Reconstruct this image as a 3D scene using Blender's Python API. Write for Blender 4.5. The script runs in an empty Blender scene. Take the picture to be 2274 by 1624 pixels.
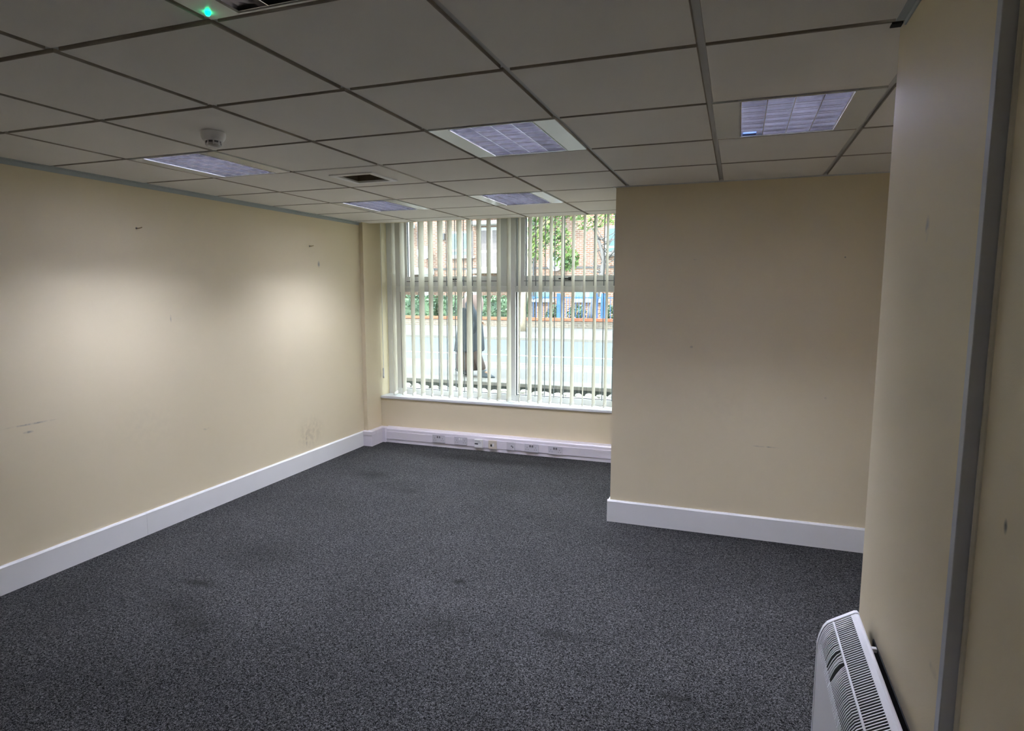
import bpy, bmesh, math, random
from mathutils import Vector, Matrix, Quaternion
random.seed(7)
S = bpy.context.scene
COL = S.collection
PI = math.pi
H = 2.357                       # underside of the ceiling tiles

# ------------------------------------------------------------------ camera
cam_d = bpy.data.cameras.new('camera')
cam_d.sensor_fit = 'HORIZONTAL'; cam_d.sensor_width = 36.0
cam_d.lens = 1386.2 / 2274 * 36.0
cam_d.clip_start = 0.02; cam_d.clip_end = 300
cam = bpy.data.objects.new('camera', cam_d); COL.objects.link(cam)
R0 = (0.941100467, 0.338126345, 0.000696445)
R1 = (0.040956302, -0.111947844, -0.992869710)
R2 = (-0.335637441, 0.934418672, -0.119202573)
CP = Vector((0.7286, -1.363, 1.6556))
cam.matrix_world = Matrix(((R0[0], -R1[0], -R2[0], CP.x), (R0[1], -R1[1], -R2[1], CP.y),
                           (R0[2], -R1[2], -R2[2], CP.z), (0, 0, 0, 1)))
S.camera = cam

# ------------------------------------------------------------------ world, sun, exposure
LAMP_W = 20.0
LAMP_COL = (0.90, 0.95, 1.18)
SKY_STRENGTH = 2.1
SUN_STRENGTH = 2.0
world = bpy.data.worlds.new('world'); S.world = world; world.use_nodes = True
bg = world.node_tree.nodes['Background']
bg.inputs['Color'].default_value = (0.85, 0.93, 1.0, 1); bg.inputs['Strength'].default_value = SKY_STRENGTH
sun_d = bpy.data.lights.new('sun', 'SUN'); sun_d.energy = SUN_STRENGTH; sun_d.angle = 0.01; sun_d.color = (1, 0.96, 0.9)
sun = bpy.data.objects.new('sun', sun_d); COL.objects.link(sun)
sun.rotation_euler = Vector((0.35, 0.75, -0.95)).to_track_quat('-Z', 'Y').to_euler()
sun.location = (0, -10, 20)
S.view_settings.view_transform = 'Standard'; S.view_settings.look = 'None'
S.view_settings.exposure = 2.32; S.view_settings.gamma = 1.0; S.view_settings.use_curve_mapping = False
S.cycles.sample_clamp_indirect = 4.0; S.cycles.use_adaptive_sampling = True; S.cycles.adaptive_threshold = 0.02
S.cycles.max_bounces = 7; S.cycles.diffuse_bounces = 4; S.cycles.glossy_bounces = 4; S.cycles.transparent_max_bounces = 12

# ------------------------------------------------------------------ materials
def new_mat(name):
    m = bpy.data.materials.new(name); m.use_nodes = True
    return m, m.node_tree.nodes, m.node_tree.links, m.node_tree.nodes['Principled BSDF']
def N(nt, t, **k):
    n = nt.new(t)
    for a, b in k.items(): setattr(n, a, b)
    return n
def mixc(nt, lk, fac, a, b, mode='MIX'):
    n = N(nt, 'ShaderNodeMix', data_type='RGBA', blend_type=mode)
    for s, v in ((0, fac), (6, a), (7, b)):
        if hasattr(v, 'is_linked'): lk.new(v, n.inputs[s])
        elif s == 0: n.inputs[0].default_value = v
        else: n.inputs[s].default_value = (*v, 1) if len(v) == 3 else v
    return n.outputs[2]
def plain(name, col, rough=0.6, metal=0.0, var=0.06, scale=6.0, bump=0.0, bscale=200.0, spec=0.5, emit=None, estr=0.0, marks=None):
    """procedural paint/plastic/metal: base colour with soft noise variation, optional fine bump, optional worn marks"""
    m, nt, lk, p = new_mat(name)
    geo = N(nt, 'ShaderNodeNewGeometry')
    nz = N(nt, 'ShaderNodeTexNoise'); nz.inputs['Scale'].default_value = scale; nz.inputs['Detail'].default_value = 3
    lk.new(geo.outputs['Position'], nz.inputs['Vector'])
    dark = tuple(max(0, c * (1 - var)) for c in col); light = tuple(min(1, c * (1 + var)) for c in col)
    c = mixc(nt, lk, nz.outputs['Fac'], dark, light)
    if marks:
        n2 = N(nt, 'ShaderNodeTexNoise'); n2.inputs['Scale'].default_value = 22; n2.inputs['Detail'].default_value = 3; lk.new(geo.outputs['Position'], n2.inputs['Vector'])
        r2 = N(nt, 'ShaderNodeMapRange'); r2.inputs[1].default_value = 0.38; r2.inputs[2].default_value = 0.6; lk.new(n2.outputs['Fac'], r2.inputs[0])
    for (cx, cy, cz, rx, ry, rz, st, mc) in (marks or ()):
        s = N(nt, 'ShaderNodeVectorMath', operation='SUBTRACT'); lk.new(geo.outputs['Position'], s.inputs[0]); s.inputs[1].default_value = (cx, cy, cz)
        d = N(nt, 'ShaderNodeVectorMath', operation='DIVIDE'); lk.new(s.outputs[0], d.inputs[0]); d.inputs[1].default_value = (rx, ry, rz)
        l = N(nt, 'ShaderNodeVectorMath', operation='LENGTH'); lk.new(d.outputs[0], l.inputs[0])
        r = N(nt, 'ShaderNodeMapRange'); r.inputs[1].default_value = 1.1; r.inputs[2].default_value = 0.3; r.inputs[3].default_value = 0; r.inputs[4].default_value = st
        lk.new(l.outputs['Value'], r.inputs[0])
        mu = N(nt, 'ShaderNodeMath', operation='MULTIPLY'); lk.new(r.outputs[0], mu.inputs[0]); lk.new(r2.outputs[0], mu.inputs[1])
        c = mixc(nt, lk, mu.outputs[0], c, mc)
    lk.new(c, p.inputs['Base Color'])
    p.inputs['Roughness'].default_value = rough; p.inputs['Metallic'].default_value = metal
    p.inputs['Specular IOR Level'].default_value = spec
    if bump:
        b = N(nt, 'ShaderNodeTexNoise'); b.inputs['Scale'].default_value = bscale; b.inputs['Detail'].default_value = 2; lk.new(geo.outputs['Position'], b.inputs['Vector'])
        bn = N(nt, 'ShaderNodeBump'); bn.inputs['Strength'].default_value = bump; bn.inputs['Distance'].default_value = 0.002
        lk.new(b.outputs['Fac'], bn.inputs['Height']); lk.new(bn.outputs['Normal'], p.inputs['Normal'])
    if emit:
        m.cycles.emission_sampling = 'NONE'
        p.inputs['Emission Color'].default_value = (*emit, 1); p.inputs['Emission Strength'].default_value = estr
    return m
def brick_mat(name, c1, c2, mortar, scale=1.0):
    m, nt, lk, p = new_mat(name)
    geo = N(nt, 'ShaderNodeNewGeometry'); sp = N(nt, 'ShaderNodeSeparateXYZ'); cb = N(nt, 'ShaderNodeCombineXYZ')
    lk.new(geo.outputs['Position'], sp.inputs[0]); lk.new(sp.outputs['X'], cb.inputs[0]); lk.new(sp.outputs['Z'], cb.inputs[1])
    b = N(nt, 'ShaderNodeTexBrick'); lk.new(cb.outputs[0], b.inputs['Vector'])
    b.inputs['Color1'].default_value = (*c1, 1); b.inputs['Color2'].default_value = (*c2, 1); b.inputs['Mortar'].default_value = (*mortar, 1)
    b.inputs['Scale'].default_value = scale; b.inputs['Mortar Size'].default_value = 0.012; b.inputs['Brick Width'].default_value = 0.24; b.inputs['Row Height'].default_value = 0.085
    nz = N(nt, 'ShaderNodeTexNoise'); nz.inputs['Scale'].default_value = 3.0; lk.new(geo.outputs['Position'], nz.inputs['Vector'])
    lk.new(mixc(nt, lk, nz.outputs['Fac'], b.outputs['Color'], mixc(nt, lk, 0.5, b.outputs['Color'], (0.19, 0.14, 0.11))), p.inputs['Base Color'])
    p.inputs['Roughness'].default_value = 0.9
    return m
def leaf_mat(name, a, b):
    m, nt, lk, p = new_mat(name)
    oi = N(nt, 'ShaderNodeNewGeometry'); nz = N(nt, 'ShaderNodeTexNoise'); nz.inputs['Scale'].default_value = 2.5; lk.new(oi.outputs['Position'], nz.inputs['Vector'])
    rp = N(nt, 'ShaderNodeMapRange'); rp.inputs[1].default_value = 0.35; rp.inputs[2].default_value = 0.65; lk.new(nz.outputs['Fac'], rp.inputs[0])
    lk.new(mixc(nt, lk, rp.outputs[0], a, b), p.inputs['Base Color']); p.inputs['Roughness'].default_value = 0.5
    return m
def carpet_mat():
    m, nt, lk, p = new_mat('carpet')
    geo = N(nt, 'ShaderNodeNewGeometry')
    n1 = N(nt, 'ShaderNodeTexNoise'); n1.inputs['Scale'].default_value = 142; n1.inputs['Detail'].default_value = 1.5; n1.inputs['Distortion'].default_value = 1.6
    lk.new(geo.outputs['Position'], n1.inputs['Vector'])
    r1 = N(nt, 'ShaderNodeValToRGB'); e = r1.color_ramp.elements
    e[0].position = 0.37; e[0].color = (0.0012, 0.0012, 0.0012, 1); e[1].position = 0.64; e[1].color = (0.122, 0.119, 0.117, 1)
    x = r1.color_ramp.elements.new(0.5); x.color = (0.025, 0.0245, 0.0243, 1)
    lk.new(n1.outputs['Fac'], r1.inputs['Fac'])
    n2 = N(nt, 'ShaderNodeTexNoise'); n2.inputs['Scale'].default_value = 1.6; n2.inputs['Detail'].default_value = 4; lk.new(geo.outputs['Position'], n2.inputs['Vector'])
    r2 = N(nt, 'ShaderNodeMapRange'); r2.inputs[1].default_value = 0.3; r2.inputs[2].default_value = 0.7; r2.inputs[3].default_value = 0.82; r2.inputs[4].default_value = 1.12; lk.new(n2.outputs['Fac'], r2.inputs[0])
    vm = N(nt, 'ShaderNodeVectorMath', operation='SCALE'); lk.new(r1.outputs['Color'], vm.inputs[0]); lk.new(r2.outputs[0], vm.inputs['Scale'])
    c = vm.outputs[0]
    for (cx, cy, rx, ry, st) in ((-2.09, 1.22, .14, .05, .75), (-1.99, 0.98, .22, .15, .45), (-1.75, 0.88, .16, .10, .5), (-0.70, 1.74, .05, .04, .8), (-2.30, 3.38, .22, .12, .5),
                                 (-1.81, 3.08, .16, .07, .35), (-2.02, 1.67, .3, .22, .4), (-0.61, 1.27, .16, .12, .4), (-0.02, 1.39, .13, .05, .5), (-2.0, 3.2, .4, .2, .25), (-1.55, 4.2, .9, .13, .5), (-1.0, 3.5, .5, .2, .25), (0.55, 1.1, .1, .03, .6)):
        s = N(nt, 'ShaderNodeVectorMath', operation='SUBTRACT'); lk.new(geo.outputs['Position'], s.inputs[0]); s.inputs[1].default_value = (cx, cy, 0)
        d = N(nt, 'ShaderNodeVectorMath', operation='DIVIDE'); lk.new(s.outputs[0], d.inputs[0]); d.inputs[1].default_value = (rx, ry, 1)
        l = N(nt, 'ShaderNodeVectorMath', operation='LENGTH'); lk.new(d.outputs[0], l.inputs[0])
        r = N(nt, 'ShaderNodeMapRange'); r.inputs[1].default_value = 1.2; r.inputs[2].default_value = 0.1; r.inputs[3].default_value = 0; r.inputs[4].default_value = st; lk.new(l.outputs['Value'], r.inputs[0])
        c = mixc(nt, lk, r.outputs[0], c, (0.007, 0.0065, 0.0052))
    lk.new(c, p.inputs['Base Color']); p.inputs['Roughness'].default_value = 0.95; p.inputs['Specular IOR Level'].default_value = 0.06
    p.inputs['Sheen Weight'].default_value = 0.02; p.inputs['Sheen Roughness'].default_value = 0.5
    b = N(nt, 'ShaderNodeBump'); b.inputs['Strength'].default_value = 0.6; b.inputs['Distance'].default_value = 0.004
    lk.new(n1.outputs['Fac'], b.inputs['Height']); lk.new(b.outputs['Normal'], p.inputs['Normal'])
    return m
def glass_mat():
    m, nt, lk, p = new_mat('window_glass')
    out = nt['Material Output']; tr = N(nt, 'ShaderNodeBsdfTransparent'); gl = N(nt, 'ShaderNodeBsdfGlossy'); gl.inputs['Roughness'].default_value = 0.02
    tr.inputs['Color'].default_value = (0.93, 0.97, 0.96, 1)
    nz = N(nt, 'ShaderNodeTexNoise'); nz.inputs['Scale'].default_value = 1.5
    mr = N(nt, 'ShaderNodeMapRange'); mr.inputs[3].default_value = 0.05; mr.inputs[4].default_value = 0.07; lk.new(nz.outputs['Fac'], mr.inputs[0])
    mx = N(nt, 'ShaderNodeMixShader'); lk.new(mr.outputs[0], mx.inputs[0]); lk.new(tr.outputs[0], mx.inputs[1]); lk.new(gl.outputs[0], mx.inputs[2]); lk.new(mx.outputs[0], out.inputs['Surface'])
    return m
GREYMK = (0.22, 0.21, 0.2); BROWN = (0.36, 0.29, 0.2)
CREAM = (0.75, 0.65, 0.445)
M = {}
M['wall_left'] = plain('cream_paint_left', CREAM, 0.55, var=0.035, scale=1.3, bump=0.15, bscale=350, marks=[
    (-3, 3.63, 1.90, .1, .022, .035, .9, GREYMK), (-3, 0.98, 0.905, .1, .15, .006, .7, GREYMK), (-3, 0.96, 0.862, .1, .03, .008, .9, GREYMK), (-3, 3.42, 0.33, .1, .2, .16, .3, BROWN), (-3, 3.35, .27, .1, .012, .08, .5, BROWN),
    (-3, 1.95, 1.46, .1, .006, .03, .6, GREYMK), (-3, 2.2, 0.62, .1, .03, .01, .5, GREYMK), (-3, 1.7, .75, .1, .3, .2, .04, GREYMK)])
M['wall_alcove'] = plain('cream_paint_alcove', CREAM, 0.55, var=0.035, scale=1.3, bump=0.15, bscale=350, marks=[
    (0.945, 2.98, .635, .085, .1, .005, .7, GREYMK), (0.46, 2.98, 1.86, .02, .1, .004, .6, GREYMK), (1.34, 2.98, 1.86, .006, .1, .006, .9, GREYMK), (.45, 2.98, 1.28, .012, .1, .01, .5, GREYMK),
    (1.09, 2.98, 1.24, .01, .1, .01, .5, GREYMK), (1.27, 2.98, 1.24, .008, .1, .008, .6, GREYMK), (1.28, 2.98, .98, .01, .1, .008, .5, GREYMK), (0.7, 2.98, 0.9, .25, .1, .2, .04, GREYMK)])
M['wall_right'] = plain('cream_paint_right', CREAM, 0.55, var=0.035, scale=1.3, bump=0.15, bscale=350, marks=[(1.11, .25, 1.79, .1, .018, .03, 1, (.45, .43, .4)), (1.14, -.22, 1.29, .1, .008, .013, 1, (.12, .11, .1)), (1.11, -.03, .93, .1, .03, .012, .4, GREYMK)])
M['wall'] = plain('cream_paint', CREAM, 0.55, var=0.035, scale=1.3, bump=0.15, bscale=350)
M['white_gloss'] = plain('white_gloss_paint', (0.82, 0.81, 0.79), 0.35, var=0.03, scale=4)
M['upvc'] = plain('white_upvc', (0.80, 0.80, 0.77), 0.3, var=0.02)
M['seal'] = plain('black_rubber_seal', (0.02, 0.03, 0.035), 0.6)
M['sill'] = plain('white_sill_paint', (0.80, 0.82, 0.82), 0.3, var=0.04, scale=9)
M['tile'] = plain('mineral_fibre_tile', (0.84, 0.81, 0.755), 0.9, var=0.03, scale=3, bump=0.3, bscale=500, spec=0.2)
M['grid'] = plain('enamelled_grid_steel', (0.62, 0.62, 0.60), 0.45, var=0.03)
M['angle'] = plain('grey_wall_angle', (0.42, 0.46, 0.46), 0.5, var=0.03)
M['panel'] = plain('gloss_white_light_panel', (0.74, 0.75, 0.72), 0.22, var=0.02)
M['alu'] = plain('polished_louvre_aluminium', (0.86, 0.86, 0.88), 0.10, metal=1.0, var=0.02)
M['alu_cross'] = plain('darker_cross_blade_aluminium', (0.58, 0.57, 0.62), 0.11, metal=1.0, var=0.02)  # darker than the long blades, so the louvre cells show contrast
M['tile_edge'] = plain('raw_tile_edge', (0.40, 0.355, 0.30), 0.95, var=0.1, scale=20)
M['housing'] = plain('reflector_aluminium', (0.8, 0.8, 0.86), 0.3, metal=1.0, var=0.02)
M['tube'] = plain('fluorescent_tube_glass', (0.9, 0.9, 0.92), 0.3, emit=(0.93, 0.93, 1.0), estr=2.2)
M['tube_off'] = plain('unlit_tube_glass', (0.8, 0.8, 0.78), 0.3)
M['led'] = plain('green_led', (0.05, 0.6, 0.25), 0.3, emit=(0.0, 1.0, 0.35), estr=2.5)
M['bluefilm'] = plain('blue_lamp_end_cap', (0.012, 0.03, 0.08), 0.4)
M['dark'] = plain('dark_void', (0.015, 0.014, 0.013), 0.9)
M['duct'] = plain('brown_duct_lining', (0.16, 0.13, 0.09), 0.8)
M['plastic'] = plain('white_plastic', (0.88, 0.87, 0.87), 0.3, var=0.02)
M['clear'] = plain('pale_grey_plastic', (0.66, 0.66, 0.65), 0.25, var=0.02)
M['trunk'] = plain('lilac_white_pvc', (0.84, 0.79, 0.83), 0.35, var=0.02)
M['socket'] = plain('grey_socket_plastic', (0.66, 0.63, 0.66), 0.35, var=0.02)
M['socket_cream'] = plain('aged_cream_plastic', (0.70, 0.62, 0.50), 0.4, var=0.03)
M['hole'] = plain('socket_hole_black', (0.02, 0.02, 0.02), 0.6)
M['hole_grey'] = plain('socket_hole_grey', (0.2, 0.19, 0.2), 0.6)
M['slat'] = plain('cream_blind_fabric', (0.82, 0.79, 0.71), 0.8, var=0.04, scale=8, bump=0.2, bscale=700)
def translucent(m, w):
    nt, lk = m.node_tree.nodes, m.node_tree.links
    p = nt['Principled BSDF']; t = N(nt, 'ShaderNodeBsdfTranslucent'); x = N(nt, 'ShaderNodeMixShader'); x.inputs[0].default_value = w
    lk.new(p.inputs['Base Color'].links[0].from_socket, t.inputs['Color']); lk.new(p.outputs[0], x.inputs[1]); lk.new(t.outputs[0], x.inputs[2]); lk.new(x.outputs[0], nt['Material Output'].inputs['Surface'])
translucent(M['slat'], 0.45)
M['slat_weight'] = plain('cream_weight_pocket', (0.68, 0.65, 0.58), 0.7)
M['chain'] = plain('grey_chain', (0.35, 0.36, 0.36), 0.4, metal=0.5)
M['bar'] = plain('grey_painted_bar', (0.20, 0.22, 0.23), 0.5)
M['black'] = plain('black_handle_metal', (0.02, 0.02, 0.02), 0.4)
M['brass'] = plain('tarnished_brass', (0.35, 0.25, 0.12), 0.4, metal=0.8)
M['heater'] = plain('white_heater_enamel', (0.93, 0.93, 0.94), 0.35, var=0.02)
M['heater_black'] = plain('heater_core_gap_shade', (0.006, 0.006, 0.006), 0.8)  # black of the heater core, also painted shade for the gap behind it
M['greystrip'] = plain('grey_aluminium_edge', (0.52, 0.53, 0.57), 0.45, var=0.05)
M['bead'] = plain('cream_bead', (0.68, 0.62, 0.49), 0.4)
M['glass'] = glass_mat()
M['carpet'] = carpet_mat()

# ------------------------------------------------------------------ mesh helpers
def B(): return bmesh.new()
def box(bm, x0, x1, y0, y1, z0, z1):
    v = [bm.verts.new(p) for p in ((x0, y0, z0), (x1, y0, z0), (x1, y1, z0), (x0, y1, z0), (x0, y0, z1), (x1, y0, z1), (x1, y1, z1), (x0, y1, z1))]
    for f in ((0, 3, 2, 1), (4, 5, 6, 7), (0, 1, 5, 4), (1, 2, 6, 5), (2, 3, 7, 6), (3, 0, 4, 7)): bm.faces.new([v[i] for i in f])
    return bm
def bev(bm, w, seg=2):
    bmesh.ops.bevel(bm, geom=list(bm.edges), offset=w, segments=seg, affect='EDGES', profile=0.5); return bm
def prism(bm, pts, axis, a, b):
    """extrude a 2D outline along an axis ('x': pts=(y,z), 'y': pts=(x,z), 'z': pts=(x,y))"""
    def P(q, t): return {'x': (t, q[0], q[1]), 'y': (q[0], t, q[1]), 'z': (q[0], q[1], t)}[axis]
    A = [bm.verts.new(P(q, a)) for q in pts]; C = [bm.verts.new(P(q, b)) for q in pts]
    n = len(pts); bm.faces.new(A); bm.faces.new(C[::-1])
    for i in range(n): bm.faces.new((A[i], C[i], C[(i + 1) % n], A[(i + 1) % n]))
    return bm
def tube(bm, path, r, seg=8, cap=True):
    path = [Vector(p) for p in path]; rs = r if isinstance(r, (list, tuple)) else [r] * len(path); rings = []
    for i, p in enumerate(path):
        d = (path[min(i + 1, len(path) - 1)] - path[max(i - 1, 0)]).normalized()
        a = d.cross(Vector((0, 0, 1)) if abs(d.z) < 0.9 else Vector((1, 0, 0))).normalized(); b = d.cross(a)
        rings.append([bm.verts.new(p + (a * math.cos(t) + b * math.sin(t)) * rs[i]) for t in (2 * PI * k / seg for k in range(seg))])
    for A, C in zip(rings, rings[1:]):
        for k in range(seg): bm.faces.new((A[k], A[(k + 1) % seg], C[(k + 1) % seg], C[k]))
    if cap: bm.faces.new(rings[0][::-1]); bm.faces.new(rings[-1])
    return bm
def lathe(bm, prof, c=(0, 0, 0), seg=24):
    rings = [[bm.verts.new((c[0] + r * math.cos(2 * PI * k / seg), c[1] + r * math.sin(2 * PI * k / seg), c[2] + z)) for k in range(seg)] for r, z in prof]
    for A, C in zip(rings, rings[1:]):
        for k in range(seg): bm.faces.new((A[k], A[(k + 1) % seg], C[(k + 1) % seg], C[k]))
    bm.faces.new(rings[0][::-1]); bm.faces.new(rings[-1])
    return bm
def loft(bm, rings, seg=16):
    """rings: (cx, cy, cz, rx, ry) stacked ellipses"""
    R = [[bm.verts.new((cx + rx * math.cos(2 * PI * k / seg), cy + ry * math.sin(2 * PI * k / seg), cz)) for k in range(seg)] for cx, cy, cz, rx, ry in rings]
    for A, C in zip(R, R[1:]):
        for k in range(seg): bm.faces.new((A[k], A[(k + 1) % seg], C[(k + 1) % seg], C[k]))
    bm.faces.new(R[0][::-1]); bm.faces.new(R[-1])
    return bm
def mesh(name, bm, mat, smooth=False):
    bmesh.ops.recalc_face_normals(bm, faces=list(bm.faces))
    me = bpy.data.meshes.new(name); bm.to_mesh(me); bm.free()
    me.materials.append(M[mat] if isinstance(mat, str) else mat)
    if smooth: me.polygons.foreach_set('use_smooth', [True] * len(me.polygons))
    return me
def obj(name, src, mat=None, parent=None, loc=(0, 0, 0), smooth=False, rot=(0, 0, 0), scale=(1, 1, 1)):
    me = src if isinstance(src, bpy.types.Mesh) else mesh(name, src, mat, smooth)
    o = bpy.data.objects.new(name, me); COL.objects.link(o); o.parent = parent
    o.location = loc; o.rotation_euler = rot; o.scale = scale
    return o
def tag(o, label=None, cat=None, group=None, kind=None):
    for k, v in (('label', label), ('category', cat), ('group', group), ('kind', kind)):
        if v: o[k] = v
    return o
def thing(name, loc, label, cat, group=None, rz=0):
    o = bpy.data.objects.new(name, None); COL.objects.link(o); o.location = loc; o.rotation_euler = (0, 0, rz); o.empty_display_size = 0.1
    return tag(o, label, cat, group)
def struct(name, bm, mat, label, cat, parent=None):
    return tag(obj(name, bm, mat, parent), label, cat, kind='structure')

# ================================================================== ROOM SHELL
XL, XR, XN, YP, XP = -3.0, 1.112, 1.137, 2.98, -0.078
YE, YN, YF, YW = 0.667, -0.09, 4.31, 4.59       # right wall far edge, its near step, pier front, wall under the sill
struct('floor', box(B(), -3.2, 2.6, -3.4, 4.95, -0.2, 0), 'carpet', 'dark grey flecked office carpet with worn stains', 'carpet floor')
struct('wall_left', box(B(), -3.2, XL, -3.4, 4.95, 0, 2.62), 'wall_left', 'long cream painted wall with a pool of lamplight and nail holes', 'wall')
struct('wall_alcove', box(B(), XP, 2.6, YP, 4.95, 0, 2.62), 'wall_alcove', 'cream wall jutting out beside the window, lit from above', 'wall')
struct('wall_right', box(B(), XR, 2.6, YN, YE, 0, H), 'wall_right', 'cream wall end that carries the white panel heater', 'wall')
struct('wall_right_near', box(B(), XN, 2.6, -3.4, YN - 0.001, 0, H), 'wall_right', 'cream wall beyond the grey edge strip', 'wall')
struct('wall_alcove_side', box(B(), 2.4, 2.6, YE, YP, 0, 2.62), 'wall', 'cream side wall of the alcove', 'wall')
struct('wall_back', box(B(), -3.2, 2.6, -3.6, -3.4, 0, 2.62), 'wall', 'plain cream wall at the back of the office', 'wall')
fr = B(); box(fr, -2.955, XP, YW, 4.95, 0, 0.47)
struct('wall_front', fr, 'wall', 'low cream wall under the window sill', 'wall')
struct('wall_pier', box(B(), XL, -2.955, YF, 4.95, 0, 2.62), 'wall', 'narrow cream pier between the long wall and the window', 'wall')
struct('wall_facade', box(B(), -9, 7, -3.4, 4.95, 2.62, 5.6), 'wall', 'upper storey of the office building above the ceiling', 'building')
struct('wall_head', box(B(), -2.955, XP, 4.455, 4.47, H, 2.62), 'wall', 'upstand closing the ceiling edge above the window', 'wall')

# skirting boards with a small bevelled top
def skirt(pts): return [(0, 0), (0.018, 0), (0.018, 0.150), (0.010, 0.160), (0, 0.160)]
def skirting(name, axis, base, sign, a, b, label):
    pr = [(base + sign * q[0], q[1]) for q in skirt(0)]
    return struct(name, prism(B(), pr, axis, a, b), 'white_gloss', label, 'skirting board')
sb = skirting('baseboard_left', 'y', XL, 1, -3.4, 1.64, 'white skirting board along the long cream wall')
b2 = skirting('baseboard_left_far', 'y', XL, 1, 1.642, 4.262, 'white skirting board running to the cable trunking')
b3 = skirting('baseboard_alcove', 'x', YP, -1, XP - 0.018, 2.4, 'white skirting board under the jutting cream wall')
b4 = skirting('baseboard_alcove_side', 'y', XP, -1, YP, 4.5, 'white skirting board on the hidden flank of the jutting wall')

# wall angles under the ceiling
struct('trim_1', prism(B(), [(XL, H - 0.03), (XL + 0.004, H - 0.03), (XL + 0.004, H - 0.006), (XL + 0.026, H - 0.006), (XL + 0.026, H + 0.004), (XL, H + 0.004)], 'y', -3.4, YF), 'angle', 'grey metal wall angle above the long cream wall', 'trim')
struct('trim_2', prism(B(), [(XR, H - 0.014), (XR - 0.004, H - 0.014), (XR - 0.004, H - 0.002), (XR - 0.024, H - 0.002), (XR - 0.024, H + 0.004), (XR, H + 0.004)], 'y', YN, 0.60), 'angle', 'grey metal wall angle above the heater wall', 'trim')
struct('trim_3', box(B(), XP - 0.02, 2.4, YP - 0.012, YP, H - 0.006, H + 0.01), 'grid', 'thin white wall angle above the jutting wall', 'trim')
struct('trim_4', bev(box(B(), XR - 0.002, XN + 0.004, YN - 0.004, YN + 0.02, 0, H), 0.0015), 'greystrip', 'grey metal edge strip closing the end of the heater wall', 'trim')
struct('trim_5', tube(B(), [(XN + 0.002, YN - 0.012, 0), (XN + 0.002, YN - 0.012, H)], 0.008, 10), 'bead', 'cream rounded bead beside the grey edge strip', 'trim')
struct('trim_6', box(B(), XR - 0.03, XR - 0.004, 0.612, 0.64, H - 0.004, H + 0.004), 'dark', 'black gap where the wall angle stops short', 'gap')

# ------------------------------------------------------------------ suspended ceiling
ceil = struct('ceiling', box(B(), -3.0, 2.4, -3.4, 4.455, H + 0.14, H + 0.25), 'tile', 'suspended office ceiling of square white tiles in a metal grid', 'ceiling')
LIGHTS = {(-4, 2): 'A', (-1, 2): 'B', (1, 2): 'C', (-4, 5): 'D', (-2, 5): 'E', (-1, -1): 'F', (-2, -4): 'G'}  # G: unseen light added behind the camera to match near wall and floor brightness
VENT = (-3, 3)
tile_me = {}
def tile_mesh(w, d):
    key = (round(w, 3), round(d, 3))
    if key not in tile_me:
        bm = B(); g = 0.0115; c = 0.002
        x0, x1, y0, y1 = g, w - g, g, d - g
        lo = [bm.verts.new(p) for p in ((x0 + c, y0 + c, 0), (x1 - c, y0 + c, 0), (x1 - c, y1 - c, 0), (x0 + c, y1 - c, 0))]
        mi = [bm.verts.new(p) for p in ((x0, y0, c), (x1, y0, c), (x1, y1, c), (x0, y1, c))]
        hi = [bm.verts.new(p) for p in ((x0, y0, 0.018), (x1, y0, 0.018), (x1, y1, 0.018), (x0, y1, 0.018))]
        bm.faces.new(lo[::-1]); bm.faces.new(hi)
        for A, C in ((lo, mi), (mi, hi)):
            for k in range(4): bm.faces.new((A[k], A[(k + 1) % 4], C[(k + 1) % 4], C[k]))
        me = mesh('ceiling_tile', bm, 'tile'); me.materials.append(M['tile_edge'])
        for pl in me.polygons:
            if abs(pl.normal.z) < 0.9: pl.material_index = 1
        tile_me[key] = me
    return tile_me[key]
for i in range(-5, 4):
    for j in range(-4, 8):
        x0, x1, y0, y1 = i * .6, i * .6 + .6, j * .6, j * .6 + .6
        y1 = min(y1, 4.455)
        if j >= 5: x1 = min(x1, XP)
        if j <= 0: x1 = min(x1, XR)
        x1 = min(x1, 2.4)
        if x1 - x0 < 0.05 or (i, j) in LIGHTS or (i, j) == VENT: continue
        obj('ceiling_tile', tile_mesh(x1 - x0, y1 - y0), parent=ceil, loc=(x0, y0, H))
bz0, bz1 = H + 0.0125, H + 0.034
bar_me = {}
def grid_bar(x0, y0, x1, y1):
    L = round(max(x1 - x0, y1 - y0), 3); ax = x1 - x0 > y1 - y0
    if L not in bar_me:
        bm = B(); box(bm, 0, L, -0.012, 0.012, 0, 0.002); box(bm, 0, L, -0.004, 0.004, 0.002, 0.03); bar_me[L] = mesh('grid_bar', bm, 'grid')
    obj('grid_bar', bar_me[L], parent=ceil, loc=(x0, y0, bz0 if ax else bz0 - 0.001), rot=(0, 0, 0 if ax else PI / 2))
for i in range(-4, 4):
    x = i * .6
    ya = YE if i >= 2 else -2.4
    yb = YP if i >= 0 else 4.455
    grid_bar(x, ya, x, yb)
for j in range(-3, 8):
    y = j * .6
    for i in range(-5, 4):
        x0, x1 = i * .6 + .012, i * .6 + .588
        if y > YP: x1 = min(x1, XP)
        if y < YE: x1 = min(x1, XR)
        x1 = min(x1, 2.4)
        if x1 - x0 > 0.05: grid_bar(x0, y, x1, y)
grid_bar(XL, 4.447, XP, 4.447)

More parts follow.
